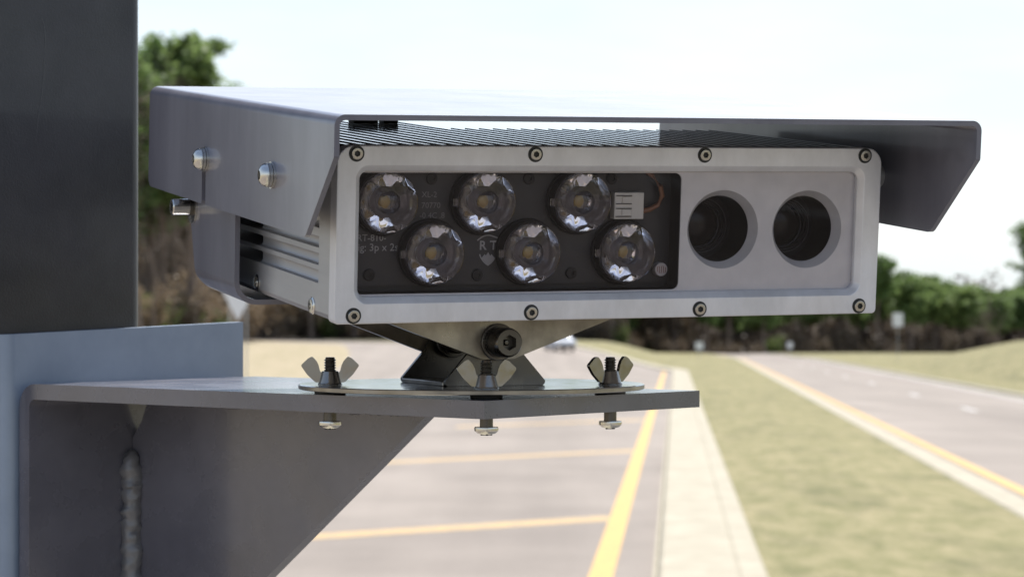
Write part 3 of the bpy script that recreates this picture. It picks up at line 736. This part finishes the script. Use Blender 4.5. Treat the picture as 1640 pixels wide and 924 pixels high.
for x in SX:
    for z in (94.3-.2, 4.5+.2):
        bm = bmesh.new(); m = facing(x, .0, z)
        lathe(bm, [(4.5, -.05), (4.5, .12), (3.3, .16), (3.2, .05)], 36, m)
        sock = uobj('screw_recess', bm, M_black, bezel)  # flat black ring paints the recess shade round the screw
        bm = bmesh.new(); rz_ = Matrix.Rotation(random.random()*3, 4, 'Z'); screw_head(bm, m @ rz_, 3.3, 1.5, 1.85, 1.3); uobj('screw', bm, M_screw, bezel)
        bm = bmesh.new(); lathe(bm, [(0, .24), (2.1, .24), (2.1, .3), (0, .3)], 6, m @ rz_); uobj('hex_socket', bm, M_black, bezel)  # black disc paints the shade inside the socket
bm = bmesh.new(); box(bm, 14.6, 325.4, 5.2, 6.2, 14.8, 84.0); uobj('window_pane', bm, M_glass)
# inner silver plate with LED cutout and two camera openings
HOLES = ((239.6, 50.3), (295.2, 50.0))
bm = bmesh.new()
outer = rrect(12, 327.5, 12, 86.5, 3, 4)
ledw = rrect(9.0+4, 212.0, 15.6, 83.2, (2, 4.2, 4.2, 2), 6)
loops_ = [outer, ledw]+[circle(hx_, hz_, 23.0, 56) for hx_, hz_ in HOLES]
vv = [bm.verts.new((x, 7.2, z)) for Lp in loops_ for x, z in Lp]
for tri in tessellate_polygon([[Vector((x, z, 0)) for x, z in Lp] for Lp in loops_]): bm.faces.new([vv[i] for i in tri])
loft(bm, [L3(outer, 7.2), L3(outer, 13.2)]); loft(bm, [L3(ledw, 7.2), L3(ledw, 8.2)])
for hx_, hz_ in HOLES:
    loft(bm, [L3(circle(hx_, hz_, 23.0, 56), 7.2), L3(circle(hx_, hz_, 22.6, 56), 7.7), L3(circle(hx_, hz_, 19.7, 56), 12.4), L3(circle(hx_, hz_, 19.4, 56), 13.2)])
plate = uobj('lens_plate', bm, M_plate)
bm = bmesh.new(); loft(bm, [L3(ledw, 8.2), L3(ledw, 21.5)]); uobj('bay_wall', bm, M_holder)
for hx_, hz_ in HOLES:
    bm = bmesh.new(); m = facing(hx_, 13.2, hz_)
    lathe(bm, [(19.5, 0), (19.5, -24), (17.5, -24), (17.5, -22.5), (14.6, -22.5), (14.6, -24.0), (13.4, -24.0), (13.4, -26.5), (12.6, -26.8)], 56, m)
    tb = uobj('camera_barrel', bm, M_holder, plate)
    bm = bmesh.new(); lathe(bm, [(12.7, -26.6), (11.5, -25.4), (9, -24.1), (5, -23.1), (0, -22.7)], 56, m); uobj('camera_optic', bm, M_optic, plate)
    bm = bmesh.new(); lathe(bm, [(16.4, -22.49), (16.4, -21.9), (15.9, -21.9), (15.9, -22.49)], 56, m); uobj('barrel_ring', bm, mat('barrel_ring_grey', (.05, .05, .052), .35, .6) if 'barrel_ring_grey' not in bpy.data.materials else bpy.data.materials['barrel_ring_grey'], plate)
# circuit board
bm = bmesh.new(); box(bm, 6, 213, 21.6, 23.2, 18.6, 90); board = uobj('circuit_board', bm, M_board)
bm = bmesh.new(); box(bm, 6, 214, 24.5, 26, 8, 92); uobj('bay_back', bm, M_black)
LEDS = ((34.3, 66.1), (93.2, 66.2), (152.3, 66.1), (62.7, 37.2), (121.6, 37.0), (181.2, 36.8))
LR = 17.2
def lens_bm():
    bm = bmesh.new()
    n = 48
    def ring(r, z, facet=0.0):
        L = []
        for i in range(n):
            a = 2*pi*i/n
            rr = r
            if facet:
                s = (a+pi/8) % (pi/4)-pi/8; rr = r*((1-facet)+facet*cos(pi/8)/cos(s)) if facet <= 1 else r
            L.append((rr*cos(a), rr*sin(a), z))
        return L
    # front face slightly convex, centre recessed with a convex bead, tapered facetted side, rear cavity
    loops = [ring(6.2, 9.6), ring(6.6, 11.2), ring(LR-.6, 10.9), ring(LR, 10.3), ring(LR, 9.4), ring(LR-1.4, 7.2, .3), ring(LR-4.4, 3.5, .5), ring(LR-8.2, .3, .5), ring(6.0, .3), ring(5.6, 4.6), ring(3.4, 6.0)]
    rr = loft(bm, loops)
    c = bm.verts.new((0, 0, 6.6)); L = rr[-1]
    for i in range(n): bm.faces.new((L[i], L[(i+1) % n], c))
    # front bead
    prev = rr[0]
    for r, z in ((5.2, 10.15), (3.6, 10.7), (1.8, 11.05)):
        cur = [bm.verts.new((r*cos(2*pi*i/n), r*sin(2*pi*i/n), z)) for i in range(n)]
        for i in range(n): bm.faces.new((prev[(i+1) % n], prev[i], cur[i], cur[(i+1) % n]))
        prev = cur
    c = bm.verts.new((0, 0, 11.15))
    for i in range(n): bm.faces.new((prev[(i+1) % n], prev[i], c))
    return bm
bml = lens_bm(); bml.transform(Matrix.Scale(S, 4)); ME_lens = mesh_of('led_lens', bml, M_lens, 20)
bmh = bmesh.new()
lathe(bmh, [(19.4, 0), (19.4, 1.6), (18.8, 2.2), (18.2, 2.2), (18.0, 4.6), (18.0, 8.6), (17.5, 8.6), (16.8, 6.4), (13.2, 2.3), (9.6, .35), (0, .35)], 56); bmh.transform(Matrix.Scale(S, 4)); ME_holder = mesh_of('lens_holder', bmh, M_holder)
ME_holder.materials.append(M_cup)
for p_ in ME_holder.polygons:
    c_ = p_.center
    if sqrt(c_.x**2+c_.y**2) < 16.9*S and c_.z < 8.4*S: p_.material_index = 1
bmh = bmesh.new(); lathe(bmh, [(20.4, 1.3), (20.4, 1.75), (20.1, 1.75), (20.1, 1.3)], 56); bmh.transform(Matrix.Scale(S, 4)); ME_hring = mesh_of('holder_print_ring', bmh, M_print)
bmc = bmesh.new(); box(bmc, -3.4, 3.4, -3.4, 3.4, .36, 1.1, .2); bmc.transform(Matrix.Scale(S, 4)); ME_base = mesh_of('led_package', bmc, M_ledbase)
bmc = bmesh.new(); lathe(bmc, [(3.3, 1.1), (3.2, 2.0), (2.5, 2.9), (1.3, 3.4), (0, 3.5)], 28); bmc.transform(Matrix.Scale(S, 4)); ME_chip = mesh_of('led_chip', bmc, M_led)
bmt = bmesh.new(); box(bmt, -LR-3.0, -LR+.2, -2.3, 2.3, 8.7, 10.4, .25); bmt.transform(Matrix.Scale(S, 4)); ME_tab = mesh_of('lens_tab', bmt, M_lens)
lab_row = {0: 'top left', 1: 'top middle', 2: 'top right', 3: 'bottom left', 4: 'bottom middle', 5: 'bottom right'}
for k, (lx, lz) in enumerate(LEDS):
    h = obj_me('led_lamp', ME_holder, unit); h.matrix_local = Matrix.Translation((lx*S, 21.6*S, lz*S)) @ Matrix.Rotation(pi/2, 4, 'X')
    h['label'] = 'clear round LED lens, '+lab_row[k]+' of the six'
    for nm, me in (('lens', ME_lens), ('led_package', ME_base), ('led_chip', ME_chip), ('lens_tab', ME_tab)):
        obj_me(nm, me, h)
# print on the board
def text(body_, x, z, size, m=M_print, bold=False, parent=board, y=21.52, thick=.0):
    cu = bpy.data.curves.new('printed_text', 'FONT'); cu.body = body_; cu.size = size*S; cu.resolution_u = 3
    cu.offset = thick*S
    o = bpy.data.objects.new('printed_text', cu); C.objects.link(o)
    bpy.context.view_layer.update()
    me = bpy.data.meshes.new_from_object(o.evaluated_get(bpy.context.evaluated_depsgraph_get()))
    C.objects.unlink(o); bpy.data.objects.remove(o)
    me.materials.clear(); me.materials.append(m); me.name = 'printed_text'
    ob = obj_me('printed_text', me, parent); ob.matrix_local = Matrix.Translation((x*S, y*S, z*S)) @ Matrix.Rotation(pi/2, 4, 'X')
    return ob
M_print2 = mat('board_print_dim', (0.20, 0.19, 0.185), 0.7)
text('Config: 3p x 2s', 8.2, 38.4, 5.9, thick=.03)
text('RT-810-', 19.4, 44.0, 5.2, thick=.03)
text('XL-2', 57.3, 68.4, 4.6, M_print2); text('70770', 57.3, 62.3, 4.6, M_print2); text('-0 4C .8', 56.3, 56.6, 4.6, M_print2)
# shield mark
def ribbon2d(bm, pts, w, y):
    prev = None
    for i, p in enumerate(pts):
        a = Vector(pts[max(i-1, 0)]); b = Vector(pts[min(i+1, len(pts)-1)]); d = (b-a).normalized(); nrm = Vector((-d.y, d.x))*w/2
        cur = (bm.verts.new((p[0]+nrm.x, y, p[1]+nrm.y)), bm.verts.new((p[0]-nrm.x, y, p[1]-nrm.y)))
        if prev: bm.faces.new((prev[0], prev[1], cur[1], cur[0]))
        prev = cur
sx, sz = 98.4, 37.5
bm = bmesh.new()
def bez(p0, p1, p2, n=8): return [tuple((Vector(p0)*(1-t)**2+Vector(p1)*2*t*(1-t)+Vector(p2)*t*t)) for t in [i/n for i in range(n+1)]]
sh = bez((sx-6.8, sz+6.2), (sx-2.4, sz+10.2), (sx+2.0, sz+8.8))+bez((sx+2.0, sz+8.8), (sx+5.0, sz+7.7), (sx+6.6, sz+7.4))[1:]+bez((sx+6.6, sz+7.4), (sx+6.6, sz-4), (sx, sz-8))[1:]+bez((sx, sz-8), (sx-4.2, sz-5.2), (sx-5.2, sz-1.6))[1:]
ribbon2d(bm, sh, .75, 21.5)
v = [bm.verts.new((sx+a, 21.5, sz+b)) for a, b in ((0, -7.9), (4.0, -3.8), (2.0, -1.6), (1.2, -2.6), (0, -.4), (-1.4, -2.4), (-2.2, -1.6), (-4.0, -3.8))]
bm.faces.new(v)
uobj('shield_mark', bm, M_print, board)
text('R', sx-5.6, sz+1.0, 7.2, thick=.16); text('T', sx+.9, sz+1.0, 7.2, thick=.16)
for x, z in ((63, 79), (27, 25), (92, 24), (150, 24.5), (122, 79), (174, 79)):
    bm = bmesh.new(); m = facing(x, 21.6, z); screw_head(bm, m, 3.4, 1.3, 1.7, .8); uobj('board_screw', bm, M_holder, board)
# terminal block, wire, light sensor
bm = bmesh.new(); x0, x1, z0, z1 = 173.6, 192.2, 55.9, 71.3
box(bm, x0, x1, 15.4, 21.6, z0, z1, .3)
for zz in (z0+1.0, z0+8.4):
    for dz in (0, 5.2): box(bm, x0+.5, x0+10.8, 15.05, 15.4, zz+dz, zz+dz+.35)
    box(bm, x0+4.6, x0+10.6, 14.7, 15.4, zz+.9, zz+4.6, .2)
conn = uobj('terminal_block', bm, M_conn, board)
for zz in (z0+1.0, z0+8.4):
    for dz in (.35, 5.0):
        bm = bmesh.new(); box(bm, x0+.8, x0+10.6, 14.6, 15.42, zz+dz, zz+dz+.45); uobj('terminal_slot', bm, M_black, board)  # black bar on the face paints the shade of an open slot
bm = bmesh.new(); wl_ = []
pts = [(192, 18.6, 60.2), (197, 18, 61.2), (202, 17.5, 64), (204.8, 17.5, 69), (203.2, 17.5, 75), (198, 18, 81), (190, 18.5, 86)]
for i, p in enumerate(pts):
    d = (Vector(pts[min(i+1, 6)])-Vector(pts[max(i-1, 0)])).normalized(); a = d.orthogonal().normalized(); b = d.cross(a)
    wl_.append([tuple(Vector(p)+(a*cos(q*pi/5)+b*sin(q*pi/5))*1.5) for q in range(10)])
loft(bm, wl_, True, True, True); uobj('wire', bm, M_wire, board, 60)
bm = bmesh.new(); m = facing(205.5, 21.6, 26.2); lathe(bm, [(4.0, 0), (4.0, 4.2), (3.7, 4.6), (0, 4.65)], 28, m); ldr = uobj('light_sensor', bm, M_ldr, board)
bm = bmesh.new()
zz_ = [(-2.6, -1.2), (-2.6, 1.6), (-1.3, 1.9), (-1.3, -1.9), (0, -1.9), (0, 1.9), (1.3, 1.9), (1.3, -1.9), (2.6, -1.6), (2.6, 1.2)]
ribbon2d(bm, [(205.5+a, 26.2+b) for a, b in zz_], .5, 16.9); uobj('sensor_track', bm, M_ldrline, board)

# visor: folded sheet
VT = 3.0
def visor_profile():
    out = []; r = 6.0
    def arc(cx, cz, R_, a0, a1, n=8): return [(cx+R_*cos(radians(a0+(a1-a0)*i/n)), cz+R_*sin(radians(a0+(a1-a0)*i/n))) for i in range(n+1)]
    out += [(-G, T-16)]+arc(-G+r, T-r, r, 180, 90)+arc(W+G-r, T-r, r, 90, 0)+[(W+G, T-16)]
    out += [(W+G-VT, T-16)]+arc(W+G-r, T-r, r-VT, 0, 90)+arc(-G+r, T-r, r-VT, 90, 180)+[(-G+VT, T-16)]
    return out
VP = visor_profile()
def back_y(x): return 321.0+(358.0-321.0)*max(0, min(1, (x+G)/(W+2*G)))
bm = bmesh.new()
e_ = .7
def vloop(front, off):
    cx_, cz_ = W/2, T-8
    L = []
    for x, z in VP:
        L.append((x, -D+off if front else back_y(x)-off, z))
    return L
loft(bm, [vloop(True, 0), vloop(False, 0)], True, True, True)
for sgn, xo, yb in ((-1, -G, 321.0), (1, W+G, 358.0)):
    poly = [(-D, T-16), (-D, 96.2), (-21.5, 50.3), (180.6, 51.6), (180.6, 74), (189.2, 74), (189.2, 51.8), (yb+1.5, 53.2), (yb, T-16)]
    rad = [0, 2, 7, 2.5, 4.2, 4.2, 2.5, 7, 0]
    pp = round_poly(poly, rad, 5)
    x_in = xo-sgn*VT
    extrude_poly(bm, pp, lambda u, v, d: (d, u, v), xo, x_in, .5, 2)
visor = uobj('sun_visor', bm, M_visor, angle=40)
# visor bolts, washers and spacers
for yv in (40.0, 180.2):
    for sgn, xo in ((-1, -G), (1, W+G)):
        m = facing(xo, yv, 79.5, '-X' if sgn < 0 else '+X')
        bm = bmesh.new(); lathe(bm, [(4, .02), (7.6, .02), (7.6, 1.5), (4, 1.5)], 36, m); uobj('washer', bm, M_steel, visor)
        bm = bmesh.new(); lathe(bm, [(4, 1.7), (6.9, 1.7), (6.9, 3.3), (4, 3.3)], 36, m); uobj('lock_washer', bm, M_steel, visor)
        bm = bmesh.new(); lathe(bm, [(0, 3.4), (6.6, 3.4), (6.7, 4.2), (6.2, 5.6), (5.0, 7.0), (3.4, 7.8), (2.6, 7.95), (2.5, 5.4), (0, 5.4)], 36, m); uobj('button_bolt', bm, M_steel, visor)
        x_a, x_b = ((-G+VT+.05, .7) if sgn < 0 else (W-.7, W+G-VT-.05))
        bm = bmesh.new(); mm_ = Matrix.Translation((x_a, yv, 79.5)) @ Matrix.Rotation(pi/2, 4, 'Y')
        lathe(bm, [(7.0, 0), (7.0, x_b-x_a)], 28, mm_); uobj('spacer', bm, M_side, visor)
# strap round the rear of the housing
bm = bmesh.new(); sp_ = []
def strap_prof(o):
    r = 14-o; L = [(-15+o, 58)]
    for i in range(9):
        a = radians(180+90*i/8); L.append((-1+r*cos(a), 8.2+r*sin(a)))
    L += [(341-8, -5.8+o)]
    for i in range(9):
        a = radians(270+90*i/8); L.append((341+r*cos(a), 8.2+r*sin(a)))
    L += [(355-o, 58)]
    return L
po = strap_prof(0); pi_ = strap_prof(3.0)[::-1]
def taper(z, lo_): return (240+ (z-10)*.38 if z > -6 else 240) if not lo_ else 147.0
ring = po+pi_
loft(bm, [[(x, 147, z) for x, z in ring], [(x, 147.6, z) for x, z in ring], [(x, 238+.36*max(0, z-6)-max(0, 4-z)*1.2, z) for x, z in ring]], True, True, True)
strap = uobj('rear_strap', bm, M_visor, angle=40)
m = facing(-15, 243, 45.5, '-X')
bm = bmesh.new(); lathe(bm, [(4, .02), (10.5, .02), (10.5, 1.4), (4, 1.4)], 36, m); uobj('washer', bm, M_steel, strap)
bm = bmesh.new(); lathe(bm, [(3, 1.45), (5.6, 1.45), (5.6, 3.2), (3, 3.2)], 36, m); uobj('lock_washer', bm, M_dark, strap)
bm = bmesh.new(); lathe(bm, [(0, 3.3), (5.1, 3.3), (5.1, 13.6), (4.6, 14.3), (2.7, 14.3), (2.6, 9), (0, 9)], 36, m); uobj('socket_bolt', bm, M_steel, strap)

# ------------------------------------------------------------------ tilt mount between housing and bracket plate
DC = Vector((-0.025, 1.6235, EYE-0.0588))          # centre of the turntable disc, top face
mount = empty('tilt_mount', 'steel turntable disc with crossed triangular ears and socket bolts under the camera', 'mount')
mount.matrix_world = Matrix.Translation(DC) @ Matrix.Rotation(YAW, 4, 'Z')
def mobj(name, bm, m, parent=mount, angle=32):
    bm.transform(Matrix.Scale(S, 4)); return obj(name, bm, m, parent, angle)
bm = bmesh.new(); lathe(bm, [(0, 0), (106.2, 0), (106.7, -.4), (106.7, -2.7), (106.3, -3.0), (0, -3.0)], 128); mobj('disc', bm, M_disc)
bm = bmesh.new(); lathe(bm, [(106.6, -.3), (106.95, -.5), (106.95, -2.6), (106.6, -2.8)], 128); mobj('disc_rim', bm, M_ear)
low = round_poly([(-35, 0.15), (35, 0.15), (17.5, 20), (10, 33), (-10, 33), (-17.5, 20)], [2, 2, 20, 8, 8, 20], 5)
for yy, s_ in ((-40, 1), (40, -1)):
    bm = bmesh.new(); extrude_poly(bm, low, lambda u, v, d: (u, d, v), yy, yy+3*s_, .3, 1); mobj('lower_ear', bm, M_dark)  # backlit shade of the lower ears is put into their dark colour
bm = bmesh.new(); box(bm, -33, 33, -36.9, 36.9, .05, 2.6, .4); mobj('ear_base', bm, M_ear)
up = round_poly([(-10, 16.2), (10, 16.2), (86, 44.2), (86, 57), (-86, 57), (-86, 44.2)], [9, 9, 0, 0, 0, 0], 6)
for yy, s_ in ((-44, 1), (44, -1)):
    bm = bmesh.new(); top_l = 49.0+yy*sin(PIT)
    up2 = [(u, v) for u, v in round_poly([(-10, 16.2), (10, 16.2), ((top_l-1-16.2)/28*76+10, top_l-1), ((top_l-1-16.2)/28*76+10, top_l), (-(top_l-1-16.2)/28*76-10, top_l), (-(top_l-1-16.2)/28*76-10, top_l-1)], [9, 9, 0, 0, 0, 0], 6)]
    extrude_poly(bm, up2, lambda u, v, d: (u, d, v), yy, yy+3.2*s_, .3, 1); mobj('upper_ear', bm, M_ear)
    # pivot bolt
    m = Matrix.Translation((0, yy if s_ > 0 else yy-3.2, 26.5)) @ Matrix.Rotation(pi/2, 4, 'X') if s_ > 0 else Matrix.Translation((0, 33.5, 26.5)) @ Matrix.Rotation(pi/2, 4, 'X')
    bm = bmesh.new(); lathe(bm, [(4, .05), (11.2, .05), (11.2, 1.9), (10.6, 2.2), (4, 2.2)], 40, m); w_ = mobj('pivot_washer', bm, M_dark)
    bm = bmesh.new(); lathe(bm, [(4, 2.3), (9.6, 2.3), (9.6, 4.4), (4, 4.4)], 40, m); mobj('lock_washer', bm, M_dark)
    bm = bmesh.new()
    if s_ > 0:
        screw_head(bm, m @ Matrix.Translation((0, 0, 4.5)), 9.0, 14.5, 4.8, 6.5)
        lathe(bm, [(1.9, 12.5), (1.9, 14.0), (1.2, 14.6), (0, 14.7)], 16, m)
    else: screw_head(bm, m @ Matrix.Translation((0, 0, 4.5)), 8.5, 6.0, 4.8, 4)
    mobj('pivot_bolt', bm, M_dark)

# ------------------------------------------------------------------ wing-nut bolts
def wing_bolt(x, y_, rz, label):
    t = empty('wing_nut_bolt', label, 'bolt', 'wing nut bolts through the turntable disc')
    t.matrix_world = Matrix.Translation((x, y_, DC.z)) @ Matrix.Rotation(rz, 4, 'Z')
    def w(name, bm, m=M_dark, parent=t, angle=32):
        bm.transform(Matrix.Scale(S, 4)); return obj(name, bm, m, parent, angle)
    zb = -5.7-10.5                                  # underside of the shelf plate
    bm = bmesh.new(); pr = [(0, zb-6.4)]; z = zb-6.4
    pr += [(3.9, zb-6.4), (3.9, .2)]; z = .4
    while z < 15.4: pr += [(2.85, z), (3.75, z+.62), (3.75, z+.8), (2.85, z+1.4)]; z += 1.55
    pr += [(3.0, 16.4), (2.5, 16.9), (0, 17.0)]
    lathe(bm, pr, 24); w('shaft', bm)
    bm = bmesh.new(); lathe(bm, [(0, zb-6.0), (6.9, zb-6.0), (7.2, zb-6.8), (7.0, zb-8.4), (5.4, zb-9.8), (3.0, zb-10.5), (0, zb-10.7)], 30)
    hd = w('bolt_head', bm, M_steel)
    bm = bmesh.new()
    for q in (0, 1): box(bm, -3.4 if q else -.6, 3.4 if q else .6, -.6 if q else -3.4, .6 if q else 3.4, zb-11.0, zb-9.9)
    w('cross_recess', bm, M_black)  # solid black cross paints the shade of a driver recess
    bm = bmesh.new(); lathe(bm, [(3.8, -3.05), (9.5, -3.05), (9.5, -5.6), (3.8, -5.6)], 32); w('spacer_washer', bm, M_rubber)
    bm = bmesh.new(); lathe(bm, [(3.7, .1), (7.4, .1), (7.5, .6), (6.9, 1.4), (5.2, 8.0), (4.8, 8.4), (3.7, 8.4)], 28); nut = w('wing_nut', bm, M_nut)
    wing = [(-4.2, 1.2), (-9.0, 1.6), (-14.0, 6.3), (-17.9, 11.9), (-13.4, 16.2), (-10.8, 17.4), (-8.2, 14.5), (-7.0, 12.0), (-6.2, 8.6), (-4.2, 6.0)]
    for s_ in (1, -1):
        bm = bmesh.new(); extrude_poly(bm, [(u*s_, v) for u, v in round_poly(wing, [0, 1.5, 6, 1.2, .8, 1.2, 2, 2, 2, 0], 3)], lambda u, v, d: (u, d, v), -1.35, 1.35, .5, 2); w('wing', bm, M_nut, nut)
    return t
wing_bolt(-0.1112, 1.603, radians(3), 'left wing nut bolt clamping the turntable disc')
wing_bolt(-0.0150, 1.537, radians(8), 'middle wing nut bolt in front of the triangular ears')
wing_bolt(0.0602, 1.607, radians(38), 'right wing nut bolt, turned, near the tip of the bracket plate')
